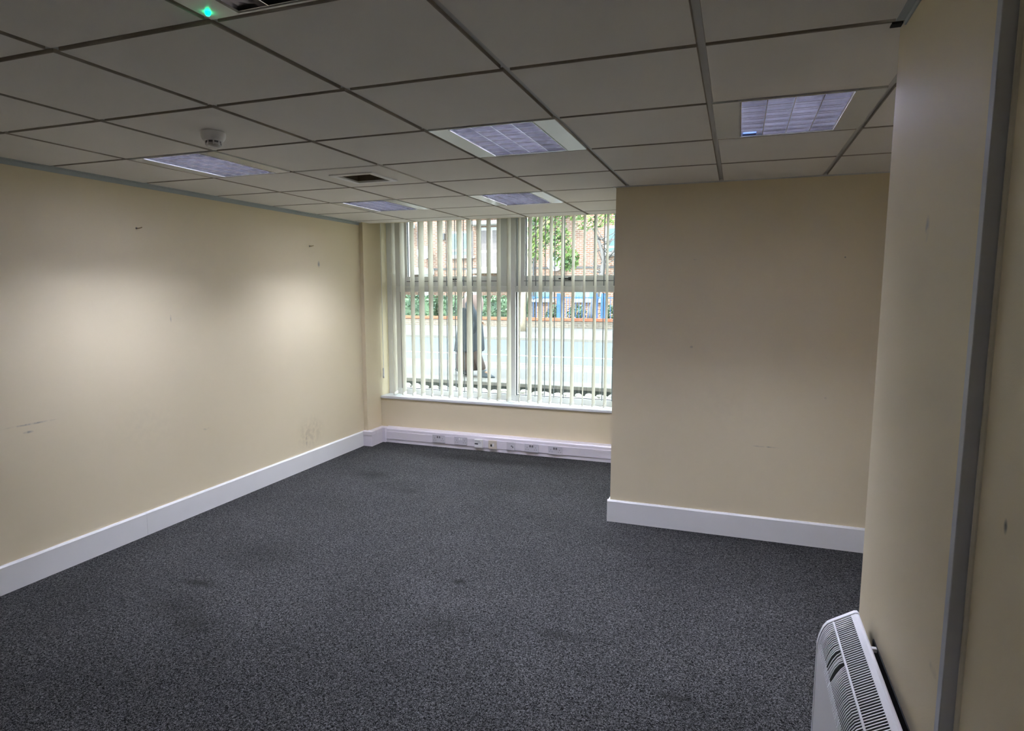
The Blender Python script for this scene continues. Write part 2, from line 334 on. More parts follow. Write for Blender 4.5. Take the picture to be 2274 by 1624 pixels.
# ------------------------------------------------------------------ louvred lights
LW, LD, LH = 0.384, 0.568, 0.056
NC, NR = 4, 7
def wedge(L, axis, mat):
    bm = B(); pf = [(0.0012 + 0.010 * (k / 5) ** 2, LH * k / 5) for k in range(6)]; prism(bm, pf + [(-a, b) for a, b in reversed(pf)], axis, -L / 2, L / 2); return mesh('louvre_blade', bm, mat)
me_long = wedge(LD, 'y', 'alu'); me_cross = wedge(LW, 'x', 'alu_cross')
bm = B(); tube(bm, [(0, -LD / 2 + .03, 0), (0, LD / 2 - .03, 0)], 0.013, 12); me_tube = mesh('lamp_tube', bm, 'tube', True)
bm = B(); tube(bm, [(0, -LD / 2 + .03, 0), (0, LD / 2 - .03, 0)], 0.013, 12); me_tube_off = mesh('lamp_tube', bm, 'tube_off', True)
bm = B()   # open reflector housing above the louvre
t = 0.006; hw, hd, hz = LW / 2 + 0.002, LD / 2 + 0.004, 0.125
box(bm, -hw - t, -hw, -hd - t, hd + t, 0.0, hz); box(bm, hw, hw + t, -hd - t, hd + t, 0.0, hz)
box(bm, -hw, hw, -hd - t, -hd, 0.0, hz); box(bm, -hw, hw, hd, hd + t, 0.0, hz); box(bm, -hw - t, hw + t, -hd - t, hd + t, hz, hz + 0.004)
me_house = mesh('housing', bm, 'housing')
bm = B(); box(bm, -0.0485, 0.0485, -0.29, 0.29, -0.002, 0.012); bev(bm, 0.0015, 1); me_panel = mesh('side_panel', bm, 'panel')
bm = B()
for s in (-1, 1): box(bm, s * (LW / 2 + .001) - 0.002, s * (LW / 2 + .001) + 0.002, -LD / 2, LD / 2, -0.004, 0.004)
box(bm, -0.29, 0.29, LD / 2 + 0.0005, 0.292, -0.002, 0.004); box(bm, -0.29, 0.29, -0.292, -LD / 2 - 0.0005, -0.002, 0.004)
me_trim = mesh('rim', bm, 'panel')
LABEL = {'A': 'square louvred ceiling light lit beside the smoke detector', 'B': 'lit louvred ceiling light with glossy side panels over mid room',
         'C': 'lit louvred ceiling light with a blue lamp end in the alcove', 'D': 'lit louvred ceiling light beside the long wall, next to the window',
         'E': 'lit louvred ceiling light by the window, opposite the mullion', 'G': 'unseen lit louvred ceiling light near the back wall, added to brighten the near wall and floor', 'F': 'unlit louvred emergency ceiling light with a green indicator lamp'}
for (i, j), k in LIGHTS.items():
    t = thing('ceiling_light', (i * .6 + .3, j * .6 + .3, H), LABEL[k], 'ceiling light', 'louvred ceiling lights')
    obj('housing', me_house, parent=t)
    for s in (-1, 1): obj('side_panel', me_panel, parent=t, loc=(s * 0.243, 0, 0))
    obj('rim', me_trim, parent=t)
    for q in range(NC + 1): obj('louvre_blade', me_long, parent=t, loc=(-LW / 2 + LW * q / NC + (0.004 if q == 0 else -0.004 if q == NC else 0), 0, 0.0))
    for q in range(NR + 1): obj('louvre_blade', me_cross, parent=t, loc=(0, -LD / 2 + LD * q / NR + (0.004 if q == 0 else -0.004 if q == NR else 0), 0.0004))
    for q in range(NC): obj('lamp_tube', me_tube_off if k == 'F' else me_tube, parent=t, loc=(-LW / 2 + LW * (q + .5) / NC, 0, 0.082))
    if k != 'F':
        ld = bpy.data.lights.new('lamp', 'AREA'); ld.shape = 'RECTANGLE'; ld.size = LW - .02; ld.size_y = LD - .02; ld.energy = LAMP_W; ld.color = LAMP_COL
        lo = bpy.data.objects.new('lamp', ld); COL.objects.link(lo); lo.parent = t; lo.location = (0, 0, 0.121)
    if k == 'C': tag(obj('lamp_end', bev(box(B(), -LW / 2 + .012, -LW / 2 + .07, LD / 2 - .022, LD / 2 - .006, 0.004, 0.03), .003), 'bluefilm', t), 'blue lamp end cap')
    if k == 'F': tag(obj('indicator_lamp', lathe(B(), [(0.004, -0.010), (0.007, -0.006), (0.007, 0)], (-0.262, 0.252, -0.001), 12), 'led', t), 'green indicator lamp')

# ------------------------------------------------------------------ air vent, smoke detector
v = thing('air_vent', (-1.5, 2.1, H), 'square white framed air vent with dark duct set in a ceiling tile', 'air vent')
bm = B()   # tile with a hole
g = .0105; o, n = 0.3 - g, 0.125
for (x0, x1, y0, y1) in ((-o, -n, -o, o), (n, o, -o, o), (-n, n, -o, -n), (-n, n, n, o)): box(bm, x0, x1, y0, y1, 0, 0.018)
obj('cut_tile', bm, 'tile', v)
bm = B(); a, b = 0.152, 0.118
for (x0, x1, y0, y1) in ((-a, -b, -a, a), (b, a, -a, a), (-b, b, -a, -b), (-b, b, b, a)): box(bm, x0, x1, y0, y1, -0.009, 0.004)
obj('frame', bev(bm, 0.002, 1), 'plastic', v)
bm = B()
for (x0, x1, y0, y1) in ((-.13, -.12, -.13, .13), (.12, .13, -.13, .13), (-.12, .12, -.13, -.12), (-.12, .12, .12, .13)): box(bm, x0, x1, y0, y1, 0.004, 0.12)
box(bm, -.13, .13, -.13, .13, .12, .125); obj('duct', bm, 'duct', v)
obj('damper', box(B(), -.119, .119, -.004, .004, 0.05, 0.10), 'duct', v, rot=(0.5, 0, 0))
d = thing('smoke_detector', (-1.505, 0.905, H), 'round white smoke detector on its base under the ceiling tiles', 'smoke detector')
obj('base', lathe(B(), [(0.050, 0.0), (0.052, -0.004), (0.051, -0.022), (0.046, -0.034), (0.040, -0.040), (0.034, -0.040)], seg=32), 'plastic', d, smooth=True)
obj('vent_ring', lathe(B(), [(0.030, -0.0395), (0.030, -0.046)], seg=24), 'hole_grey', d)
for q in range(8):
    an = q * PI / 4
    obj('chamber_rib', bev(box(B(), 0.027, 0.034, -0.003, 0.003, -0.058, -0.040), 0.001, 1), 'plastic', d, rot=(0, 0, an))
obj('sensor_cap', lathe(B(), [(0.028, -0.046), (0.033, -0.050), (0.031, -0.060), (0.022, -0.066), (0.008, -0.068)], seg=24), 'clear', d, smooth=True)

# ------------------------------------------------------------------ window
GY = 4.80                                     # glass plane
win = struct('window_1', box(B(), -2.955, -2.90, 4.77, 4.86, 0.50, 2.60), 'upvc', 'wide white framed office window with two top sashes behind a vertical blind', 'window')
MX0, MX1 = -1.525, -1.435
WXR = XP
obj('frame_bottom', box(B(), -2.90, WXR, 4.77, 4.86, 0.50, 0.56), 'upvc', win)
obj('frame_top', box(B(), -2.90, WXR, 4.77, 4.86, 2.53, 2.60), 'upvc', win)
obj('jamb', box(B(), -2.90, -2.80, 4.785, 4.855, 0.56, 2.53), 'upvc', win)
obj('jamb', box(B(), WXR - .07, WXR, 4.77, 4.86, 0.56, 2.53), 'upvc', win)
obj('mullion', bev(box(B(), MX0, MX1, 4.762, 4.865, 0.56, 2.53), 0.004), 'upvc', win)
for (x0, x1, hx) in ((-2.80, MX0, -2.05), (MX1, WXR - .07, -0.86)):
    obj('transom', bev(box(B(), x0 - (0.06 if x0 < -2.5 else 0), x1, 4.768, 4.862, 1.640, 1.702), 0.005), 'upvc', win)
    sf = obj('sash_frame', None if False else (lambda bm: (box(bm, x0 + .0, x0 + .10, 4.778, 4.85, 1.702, 2.50), box(bm, x1 - .10, x1, 4.778, 4.85, 1.702, 2.50), box(bm, x0 + .10, x1 - .10, 4.778, 4.85, 1.702, 1.806), box(bm, x0 + .10, x1 - .10, 4.778, 4.85, 2.43, 2.50), bm)[-1])(B()), 'upvc', win)
    obj('glazing_bead', box(B(), x0 + .09, x1 - .09, 4.772, 4.778, 1.752, 1.757), 'seal', sf)
    obj('pane', box(B(), x0 + .10, x1 - .10, GY, GY + .006, 1.806, 2.43), 'glass', sf)
    ob = obj('glass_seal', (lambda bm: (box(bm, x0 + .10, x0 + .106, GY - .012, GY, 1.806, 2.43), box(bm, x1 - .106, x1 - .10, GY - .012, GY, 1.806, 2.43), bm)[-1])(B()), 'seal', sf)
    h = obj('handle', bev(box(B(), hx - .012, hx + .012, 4.752, 4.778, 1.762, 1.792), 0.003), 'black', sf)
    obj('handle_lever', bev(box(B(), hx - .11, hx + .008, 4.742, 4.753, 1.768, 1.782), 0.003), 'black', sf)
    pn = obj('pane', box(B(), x0, x1, GY, GY + .006, 0.56, 1.640), 'glass', win)
    obj('glass_seal', (lambda bm: (box(bm, x0, x0 + .008, GY - .015, GY, 0.56, 1.64), box(bm, x1 - .004, x1, GY - .015, GY, 0.56, 1.64), box(bm, x0 + .008, x1 - .004, GY - .01, GY, 0.56, 0.566), bm)[-1])(B()), 'seal', win)
obj('window_sill', bev(box(B(), -2.953, XP - .001, 4.572, 4.775, 0.47, 0.50), 0.008, 3), 'sill', win)
bars = thing('window_bars', (-1.5, 4.745, 0.5), 'slim grey vertical bars across the window behind the blind slats', 'window bars')
bm = B(); tube(bm, [(0, 0, 0.062), (0, 0, 1.138)], 0.005, 8); me_lo = mesh('bar', bm, 'bar')
bm = B(); tube(bm, [(0, 0, 1.204), (0, 0, 2.06)], 0.005, 8); me_up = mesh('bar', bm, 'bar')
for q in range(-14, 14):
    x = -1.21 + q * 0.10
    if -2.9 < x < -0.12 and not (MX0 - .01 < x < MX1 + .01):
        obj('bar', me_lo, parent=bars, loc=(x + 1.5, 0, 0)); obj('bar', me_up, parent=bars, loc=(x + 1.5, 0, 0))

# vertical blind
blind = thing('vertical_blind', (-1.5, 4.65, 0.5), 'cream vertical blind with open fabric slats hanging over the window', 'blind')
obj('headrail', bev(box(B(), -1.44, 1.40, -.02, .02, 2.02, 2.055), .003), 'plastic', blind)
SX = [-2.80, -2.69, -2.57, -2.46, -2.35, -2.235, -2.125, -2.015, -1.905, -1.795, -1.685, -1.575, -1.465, -1.35, -1.24, -1.13, -1.02, -.905, -.795, -.685, -.575, -.46, -.35, -.24, -.13]
def slat_mesh(twist, curl):
    bm = B(); nz, ny = 12, 6; rows = []
    for a in range(nz + 1):
        z = 0.042 + (2.03 - 0.042) * a / nz
        th = twist * max(0, 1 - a / nz * 1.6)
        row = []
        for b in range(ny + 1):
            u = (b / ny - .5) * 0.127; w = curl * (1 - (2 * b / ny - 1) ** 2)
            row.append(bm.verts.new((w * math.cos(th) - u * math.sin(th), u * math.cos(th) + w * math.sin(th), z)))
        rows.append(row)
    for A, C in zip(rows, rows[1:]):
        for b in range(ny): bm.faces.new((A[b], A[b + 1], C[b + 1], C[b]))
    bmesh.ops.solidify(bm, geom=list(bm.faces), thickness=0.0012)
    return mesh('slat', bm, 'slat', True)
me_w = mesh('bottom_weight', bev(box(B(), -0.0028, 0.0028, -0.0625, 0.0625, 0.016, 0.046), 0.001, 1), 'slat_weight')
random.seed(3)
for q, x in enumerate(SX):
    ang = random.uniform(-.05, .05)
    tw = random.uniform(-.12, .12)
    if q < 3: ang = (0.18, 0.12, 0.12)[q]
    if q in (4, 5): tw = 0.3
    if q == 13: ang = 0.14
    sl = obj('slat', slat_mesh(tw, random.uniform(.002, .005)), parent=blind, loc=(x + 1.5, 0, 0), rot=(0, 0, ang))
    obj('bottom_weight', me_w, parent=sl, rot=(0, 0, tw))
for s in (-.058, .058):
    bm = B()
    for a, b in zip(SX, SX[1:]):
        tube(bm, [(a + 1.5, s, .020), ((a + b) / 2 + 1.5, s, .010), (b + 1.5, s, .020)], 0.0014, 5)
    obj('bottom_chain', bm, 'chain', blind)
cord = obj('pull_cord', tube(B(), [(-1.432, -0.03, 0.30), (-1.434, -0.03, 1.95)], 0.0018, 6), 'plastic', blind)
obj('pull_cord', tube(B(), [(-1.428, -0.042, 0.30), (-1.426, -0.042, 1.95)], 0.0018, 6), 'plastic', blind)
obj('cord_weight', lathe(B(), [(0.004, 0.0), (0.009, 0.006), (0.009, 0.10), (0.005, 0.115)], (-1.432, -0.036, 0.19), 12), 'clear', cord)

# ------------------------------------------------------------------ cable trunking under the window
tk = thing('cable_trunking', (-2.955, 4.5, 0), 'lilac white cable trunking running along the floor under the window', 'trunking')
Y0 = 4.50
pr = [(YW, 0), (Y0, 0), (Y0, 0.148), (Y0 + 0.010, 0.160), (YW, 0.162)]
obj('body', prism(B(), [(a - 4.5, b) for a, b in pr], 'x', 0.09, XP + 2.955 - .02), 'trunk', tk)
obj('lid', bev(box(B(), 0.10, XP + 2.955 - .021, -0.006, 0.0, 0.037, 0.122), 0.0015, 1), 'trunk', tk)
cb = obj('corner_box', (lambda bm: (box(bm, 0, 0.075, -0.235, 0.09, 0, 0.155), box(bm, -0.044, 0.0, -0.235, -0.191, 0, 0.155), bm)[-1])(B()), 'trunk', tk)
obj('corner_cover', bev(box(B(), 0.06, 0.112, -0.02, 0.012, 0.0, 0.165), 0.004), 'trunk', tk)
obj('corner_cap', bev(box(B(), -0.043, 0.080, -0.243, -0.16, 0.118, 0.162), 0.004), 'trunk', tk)
obj('corner_cap', bev(box(B(), 0.01, 0.080, -0.158, -0.025, 0.118, 0.162), 0.004), 'trunk', tk)
YS = Y0 - 0.006
def plate(x0, x1, z0, z1, dep, mat, par):
    o = obj('faceplate', bev(box(B(), x0, x1, -dep, 0, z0, z1), 0.003), mat, par); return o
def pins(par, cx, cz, mat='hole'):
    for (dx, dz, w, h) in ((0, .011, .004, .008), (-.011, -.010, .007, .004), (.011, -.010, .007, .004)):
        obj('socket_hole', box(B(), cx + dx - w / 2, cx + dx + w / 2, -.0105, -.0098, cz + dz - h / 2, cz + dz + h / 2), mat, par)
def dbl(x, z, label, sw):
    t = thing('double_socket', (x, YS, z), label, 'socket', 'double sockets on the trunking')
    f = plate(-.073, .073, -.043, .043, .010, 'socket', t)
    for s in (-1, 1):
        pins(f, s * .044, -.006)
        obj('rocker_switch', bev(box(B(), s * .012 - .008, s * .012 + .008, -.0135, -.009, .008, .030), .001, 1), sw, f)
dbl(-2.20, .090, 'grey double socket on the trunking, nearest the cream pier', 'hole_grey')
dbl(-1.945, .088, 'grey double socket with pale switches, second along from the pier', 'plastic')
dbl(-1.165, .080, 'grey double socket between the small single plate and another double', 'hole_grey')
dbl(-0.915, .077, 'grey double socket on the trunking, nearest the jutting wall', 'hole_grey')
t = thing('data_box', (-1.735, YS, .080), 'protruding white surface box with dark port slots on the trunking', 'socket')
f = obj('casing', bev(box(B(), -.045, .045, -.035, 0, -.043, .045), .004), 'plastic', t)
obj('port', box(B(), -.038, .0, -.0356, -.0345, -.006, .006), 'hole', f); obj('port', box(B(), -.036, .02, -.0356, -.0345, .026, .030), 'hole_grey', f); obj('shutter', box(B(), -.036, .03, -.038, -.035, .010, .022), 'clear', f)
t = thing('phone_socket', (-1.585, YS, .078), 'yellowed cream telephone socket with a dark jack opening', 'socket')
f = plate(-.045, .045, -.045, .045, .012, 'socket_cream', t)
obj('jack', box(B(), -.022, -.004, -.0125, -.0118, -.020, .004), 'hole', f); obj('shutter', box(B(), .002, .016, -.015, -.012, -.018, .014), 'plastic', f); obj('screw', lathe(B(), [(.004, 0), (.004, .001)], (-.028, -.0125, .012), 8), 'hole_grey', f)
t = thing('single_plate', (-1.385, YS, .080), 'small grey single aerial plate between the cream and grey sockets', 'socket')
f = plate(-.043, .043, -.043, .043, .010, 'socket', t)
for (cx, cz) in ((.010, .002), (.022, -.008), (-.022, .002)): obj('port', bev(box(B(), cx - .007, cx + .007, -.0125, -.009, cz - .007, cz + .007), .001, 1), 'hole_grey' if cx > 0 else 'socket', f)

# ------------------------------------------------------------------ wall nails
for (y, z, lab) in ((1.73, 2.06, 'bent brass screw hook in the long wall above the lamplight'), (3.50, 2.06, 'small brass screw in the long wall near the window pier')):
    t = thing('wall_screw', (XL, y, z), lab, 'screw')
    obj('plug', lathe(B(), [(.007, 0), (.006, .003)], seg=10), 'hole_grey', t, rot=(0, PI / 2, 0))
    obj('shank', tube(B(), [(0, 0, 0), (.02, .002, 0), (.032, .004, .002), (.036, .012, .006)], .0032, 8), 'brass', t)

# ------------------------------------------------------------------ panel heater
ht = thing('panel_heater', (1.085, 0.527, 0.17), 'white electric panel heater with black slotted top grille, some bars bent', 'heater')
HX0, HX1, HT = -0.100, 0.0, 0.595        # front x, back x (local), top z (local); length runs to -y
HL = 0.86
HT = 0.590
curve = [(-.100, .480), (-.0965, .500), (-.092, .516), (-.086, .532), (-.077, .546), (-.066, .554)]
inner = [(-.012, .570), (-.012, .02), (-.088, .02), (-.088, .47), (-.080, .505), (-.066, .530)]
obj('core', prism(B(), inner, 'y', -HL + .02, -.02), 'heater_black', ht)
obj('front_case', bev(box(B(), HX0, HX0 + .010, -HL, -.008, 0, .482), .002, 1), 'heater', ht)
obj('back_case', box(B(), HX1 - .004, HX1, -HL, -.008, 0, HT - .005), 'heater_black', ht)  # coloured black to paint in the shade of the wall gap
obj('top_rail', prism(B(), [(0, .587), (-.004, .590), (-.010, .590), (-.021, .583), (-.021, .580), (0, .583)], 'y', -HL, -.008), 'heater', ht)
def capprof(off): return [(0, 0), (0, .586 + off), (-.005, .591 + off), (-.012, .590 + off)] + [(a - off * .6, b + off) for a, b in reversed(curve)] + [(HX0 - off * .6, 0)]
obj('end_cap', prism(B(), capprof(.0025), 'y', -.014, 0), 'heater', ht); obj('end_cap', prism(B(), capprof(.0025), 'y', -HL, -HL + .014), 'heater', ht)
# spine bar between the two rows
SPX = -.0635
obj('spine', bev(box(B(), SPX - .0025, SPX + .0025, -HL + .014, -.014, .5515, .5565), .001, 1), 'heater', ht)
bm = B(); prism(bm, [(SPX + .002, .5565), (-.0205, .5832), (-.0203, .5820), (SPX + .002, .5553)], 'y', -.0016, .0016); me_b1 = mesh('grille_bar', bm, 'heater')
def bent_bar(amp, sag):
    bm = B(); pts = curve + [(SPX, .5555)]
    A = []
    for q, (x, z) in enumerate(pts):
        f = math.sin(PI * q / (len(pts) - 1)); dy = amp * f; s = sag * f
        A.append([bm.verts.new(p) for p in ((x + s * .5, dy - .0016, z - s), (x + s * .5, dy + .0016, z - s), (x + .0008 + s * .5, dy + .0016, z - .001 - s), (x + .0008 + s * .5, dy - .0016, z - .001 - s))])
    for P, Q in zip(A, A[1:]):
        for k in range(4): bm.faces.new((P[k], P[(k + 1) % 4], Q[(k + 1) % 4], Q[k]))
    bm.faces.new(A[0]); bm.faces.new(A[-1][::-1]); return mesh('grille_bar', bm, 'heater', False)
me_b2 = bent_bar(0, 0); bent = {}
nb = int((HL - .03) / .0098)
for q in range(nb):
    y = -.019 - q * .0098
    obj('grille_bar', me_b1, parent=ht, loc=(0, y, 0))
    amp = sag = 0
    if 12 <= q <= 34:
        c = {12: .002, 13: .004, 14: .006, 15: -.004, 16: -.007, 17: .004, 18: .007, 19: .009, 20: .008}.get(q)
        if c is None: c = -.012 * math.exp(-(q - 21) / 5.0)
        amp = c; sag = .006 * math.exp(-abs(q - 18) / 6)
    key = (round(amp, 4), round(sag, 4))
    if key == (0, 0): me = me_b2
    else:
        if key not in bent: bent[key] = bent_bar(amp, sag)
        me = bent[key]
    obj('grille_bar', me, parent=ht, loc=(0, y, 0))
for y in (-.13, -.70): obj('bracket', box(B(), 0, .022, y - .006, y + .006, HT - .040, HT - .030), 'heater', ht)
obj('gap_shade_plate', box(B(), .0235, .0265, -HL + .06, -.075, .05, HT - .034), 'heater_black', ht)  # dark sheet added to blacken the shaded gap between heater and wall
obj('bracket', box(B(), 0, .0265, -.72, -.10, .10, .13), 'heater', ht)
obj('foot', box(B(), -.09, -.01, -.12, -.09, -.17, 0), 'heater', ht); obj('foot', box(B(), -.09, -.01, -.78, -.75, -.17, 0), 'heater', ht)

# ================================================================== OUTSIDE
M['pave'] = plain('concrete_paving', (0.105, 0.102, 0.098), 0.85, var=0.1, scale=2)
M['road'] = plain('pale_asphalt', (0.062, 0.073, 0.082), 0.85, var=0.08, scale=1.2)
M['soil'] = plain('dark_soil', (0.05, 0.045, 0.04), 0.95)
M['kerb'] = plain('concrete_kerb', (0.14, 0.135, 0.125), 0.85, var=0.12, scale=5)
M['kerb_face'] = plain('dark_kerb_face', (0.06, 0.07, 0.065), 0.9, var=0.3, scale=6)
M['line'] = plain('white_road_paint', (0.85, 0.85, 0.83), 0.7)
M['brick'] = brick_mat('red_brown_brick', (0.20, 0.085, 0.052), (0.14, 0.066, 0.048), (0.30, 0.26, 0.22))
M['brick_low'] = brick_mat('weathered_low_brick', (0.16, 0.13, 0.10), (0.12, 0.11, 0.09), (0.22, 0.2, 0.18))
M['coping'] = plain('orange_brick_coping', (0.28, 0.095, 0.05), 0.85, var=0.15, scale=8)
M['grass'] = plain('lawn', (0.07, 0.12, 0.03), 0.9, var=0.3, scale=3)
M['bwhite'] = plain('white_facade_paint', (0.42, 0.42, 0.42), 0.6, var=0.03)
M['bglass'] = plain('dark_blue_window_glass', (0.10, 0.17, 0.20), 0.15)
M['bdoor'] = plain('brown_grey_door', (0.13, 0.11, 0.11), 0.5)
M['blue'] = plain('blue_painted_steel', (0.03, 0.11, 0.36), 0.45)
M['dish'] = plain('grey_dish_enamel', (0.20, 0.225, 0.25), 0.4)
M['bark'] = plain('pale_plane_bark', (0.27, 0.23, 0.17), 0.9, var=0.3, scale=9)
M['bark_dark'] = plain('dark_bark', (0.13, 0.12, 0.12), 0.9, var=0.3, scale=9)
M['leaf'] = leaf_mat('fresh_leaves', (0.035, 0.085, 0.02), (0.15, 0.22, 0.05))
M['leaf_hedge'] = leaf_mat('hedge_leaves', (0.015, 0.045, 0.025), (0.085, 0.15, 0.075))
M['pebble'] = plain('pale_cobble', (0.34, 0.33, 0.31), 0.8, var=0.15, scale=12)
M['pipe'] = plain('dark_downpipe', (0.06, 0.06, 0.065), 0.5)
M['skin'] = plain('skin', (0.25, 0.15, 0.10), 0.5)
M['scarf'] = plain('white_headscarf_cloth', (0.42, 0.42, 0.40), 0.8, bump=.3, bscale=60)
M['top'] = plain('dusty_pink_brown_cloth', (0.20, 0.14, 0.13), 0.85, bump=.4, bscale=60)
M['denim'] = plain('dark_navy_coat_cloth', (0.018, 0.027, 0.038), 0.85, bump=.4, bscale=60)
M['skirt'] = plain('dark_brown_skirt_cloth', (0.045, 0.03, 0.027), 0.85, bump=.4, bscale=60)
M['shoe'] = plain('blue_grey_shoe', (0.03, 0.045, 0.06), 0.5)

def ground(name, x0, x1, y0, y1, z0, z1, mat, label, cat): return struct(name, box(B(), x0, x1, y0, y1, z0, z1), mat, label, cat)
XA, XB = -45, 25
ground('floor_planting_bed', XA, XB, 4.95, 7.55, -0.2, 0.10, 'soil', 'dark soil bed of pale cobbles outside the window', 'planting bed')
ground('floor_pavement', XA, XB, 7.95, 9.9, -0.2, 0.25, 'pave', 'grey pavement in the shade of the office building', 'pavement')
ground('floor_road', XA, XB, 10.05, 16.85, -0.2, 0.13, 'road', 'pale sunlit asphalt road outside the window', 'road')
ground('floor_far_pavement', XA, XB, 17.0, 22.4, -0.2, 0.20, 'pave', 'bright sunlit pavement across the road', 'pavement')
ground('floor_garden', XA, XB, 22.6, 26.0, -0.2, 0.40, 'grass', 'strip of garden behind the low brick wall', 'garden')
ground('trim_kerb_near', XA, XB, 9.9, 10.05, -0.2, 0.255, 'kerb', 'concrete kerb along the near pavement', 'kerb')
ground('trim_kerb_far', XA, XB, 16.85, 17.0, -0.2, 0.21, 'kerb', 'concrete kerb along the far pavement', 'kerb')
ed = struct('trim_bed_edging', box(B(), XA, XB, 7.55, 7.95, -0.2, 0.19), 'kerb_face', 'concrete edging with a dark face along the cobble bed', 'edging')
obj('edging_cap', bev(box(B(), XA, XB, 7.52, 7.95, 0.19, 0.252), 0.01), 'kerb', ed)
ground('trim_road_line', XA, XB, 12.45, 12.57, 0.13, 0.134, 'line', 'white painted line along the road', 'road line')
# cobbles
pm = []
for q in range(4):
    bm = B(); bmesh.ops.create_icosphere(bm, subdivisions=2, radius=1)
    for v_ in bm.verts:
        v_.co += Vector((random.uniform(-.07, .07), random.uniform(-.07, .07), random.uniform(-.05, .05)))
        v_.co.x *= 0.085; v_.co.y *= 0.065; v_.co.z *= 0.048
    pm.append(mesh('cobble', bm, 'pebble', True))
random.seed(11)
for r in range(4):
    for q in range(26):
        s = random.uniform(.7, .98); x = -4.35 + q * 0.165 + (r % 2) * .08; y = 7.36 - r * .17
        tag(obj('cobble', random.choice(pm), loc=(x, y, 0.10 + .046 * s), rot=(random.uniform(-.2, .2), random.uniform(-.25, .25), random.choice((0, PI)) + random.uniform(-.25, .25)), scale=(s, s, s * random.uniform(.8, 1.4))), 'pale rounded cobble lying in the bed outside the window', 'cobble', 'cobbles outside the window')
# low wall, hedge, blue fence
lw = struct('wall_garden', box(B(), XA, XB, 22.4, 22.6, 0.0, 0.47), 'brick_low', 'low weathered brick wall with orange coping across the road', 'garden wall')
obj('coping', bev(box(B(), XA, XB, 22.36, 22.64, 0.47, 0.585), 0.01), 'coping', lw)
def leaves(bm, cx, cy, cz, rx, ry, rz, n, size, boxy=False):
    for _ in range(n):
        if boxy: p = Vector((random.uniform(-1, 1) * rx, random.uniform(-1, 1) * ry, random.uniform(-1, 1) * rz))
        else:
            while True:
                p = Vector((random.uniform(-1, 1), random.uniform(-1, 1), random.uniform(-1, 1)))
                if p.length < 1: break
            p = Vector((p.x * rx, p.y * ry, p.z * rz))
        p += Vector((cx, cy, cz)); s = size * random.uniform(.6, 1.3)
        a = Vector((random.gauss(0, 1), random.gauss(0, 1), random.gauss(0, 1))).normalized(); b = a.orthogonal().normalized(); c = a.cross(b)
        bm.faces.new([bm.verts.new(p + b * s), bm.verts.new(p + c * s * .55), bm.verts.new(p - b * s), bm.verts.new(p - c * s * .55)])
    return bm
def leaf_obj(name, bm, mat, par):
    me = bpy.data.meshes.new(name); bm.to_mesh(me); bm.free(); me.materials.append(M[mat]); return obj(name, me, parent=par)
random.seed(5)
for (x0, x1, lab) in ((-16.5, -11.45, 'clipped dark green hedge behind the low wall, beside the white car port posts'), (-11.35, -7.3, 'clipped dark green hedge behind the low wall, ending at the pale tree')):
    hd = thing('hedge', ((x0 + x1) / 2, 23.05, 0.4), lab.replace(', beside the white car port posts', ', farther along from the pale tree'), 'hedge')
    w = (x1 - x0) / 2
    leaf_obj('foliage', leaves(B(), 0, 0, .52, w, .33, .52, int(2200 * w), .06, True), 'leaf_hedge', hd)
    obj('hedge_core', bev(box(B(), -w + .08, w - .08, -.22, .22, .02, .92), .08), 'leaf_hedge', hd)
    for q in range(int(w * 4)): obj('stem', tube(B(), [(-w + .25 + q * .5, 0, 0), (-w + .3 + q * .5, .05, .7)], [.03, .012], 6), 'bark_dark', hd)
fc = thing('railing_fence', (-3.6, 22.70, 0.40), 'blue painted steel railing fence behind the low wall', 'fence')
bm = B(); tube(bm, [(0, 0, 0), (0, 0, 1.05)], 0.011, 6); me_bar = mesh('fence_bar', bm, 'blue')
for z in (.16, .98): obj('fence_rail', box(B(), -3.5, 8, -.012, .012, z - .02, z + .02), 'blue', fc)
for q in range(60): obj('fence_bar', me_bar, parent=fc, loc=(-3.4 + q * .125, 0, 0))
for x, w in ((-3.5, .03), (-2.35, .07), (-.85, .05), (-.55, .09), (1.1, .06), (3.0, .05)): obj('fence_post', box(B(), x - w, x + w, -.03, .03, 0, 1.15), 'blue', fc)
for (x, y, n, sp, lab) in ((-6.3, 23.2, 260, .2, 'low leafy shrub behind the blue railings, beside the hedge'), (-5.35, 23.2, 240, .25, 'low leafy shrub behind the blue railings, mid fence'), (-4.0, 23.2, 200, .3, 'low leafy shrub behind the blue railings, beyond the leaning tree')):
    t = thing('shrub', (x, y, .4), lab, 'shrub'); leaf_obj('foliage', leaves(B(), 0, 0, .35, sp + .15, .3, .35, n, .07), 'leaf_hedge', t); obj('stem', tube(B(), [(0, 0, 0), (.03, 0, .35)], [.025, .01], 6), 'bark_dark', t)

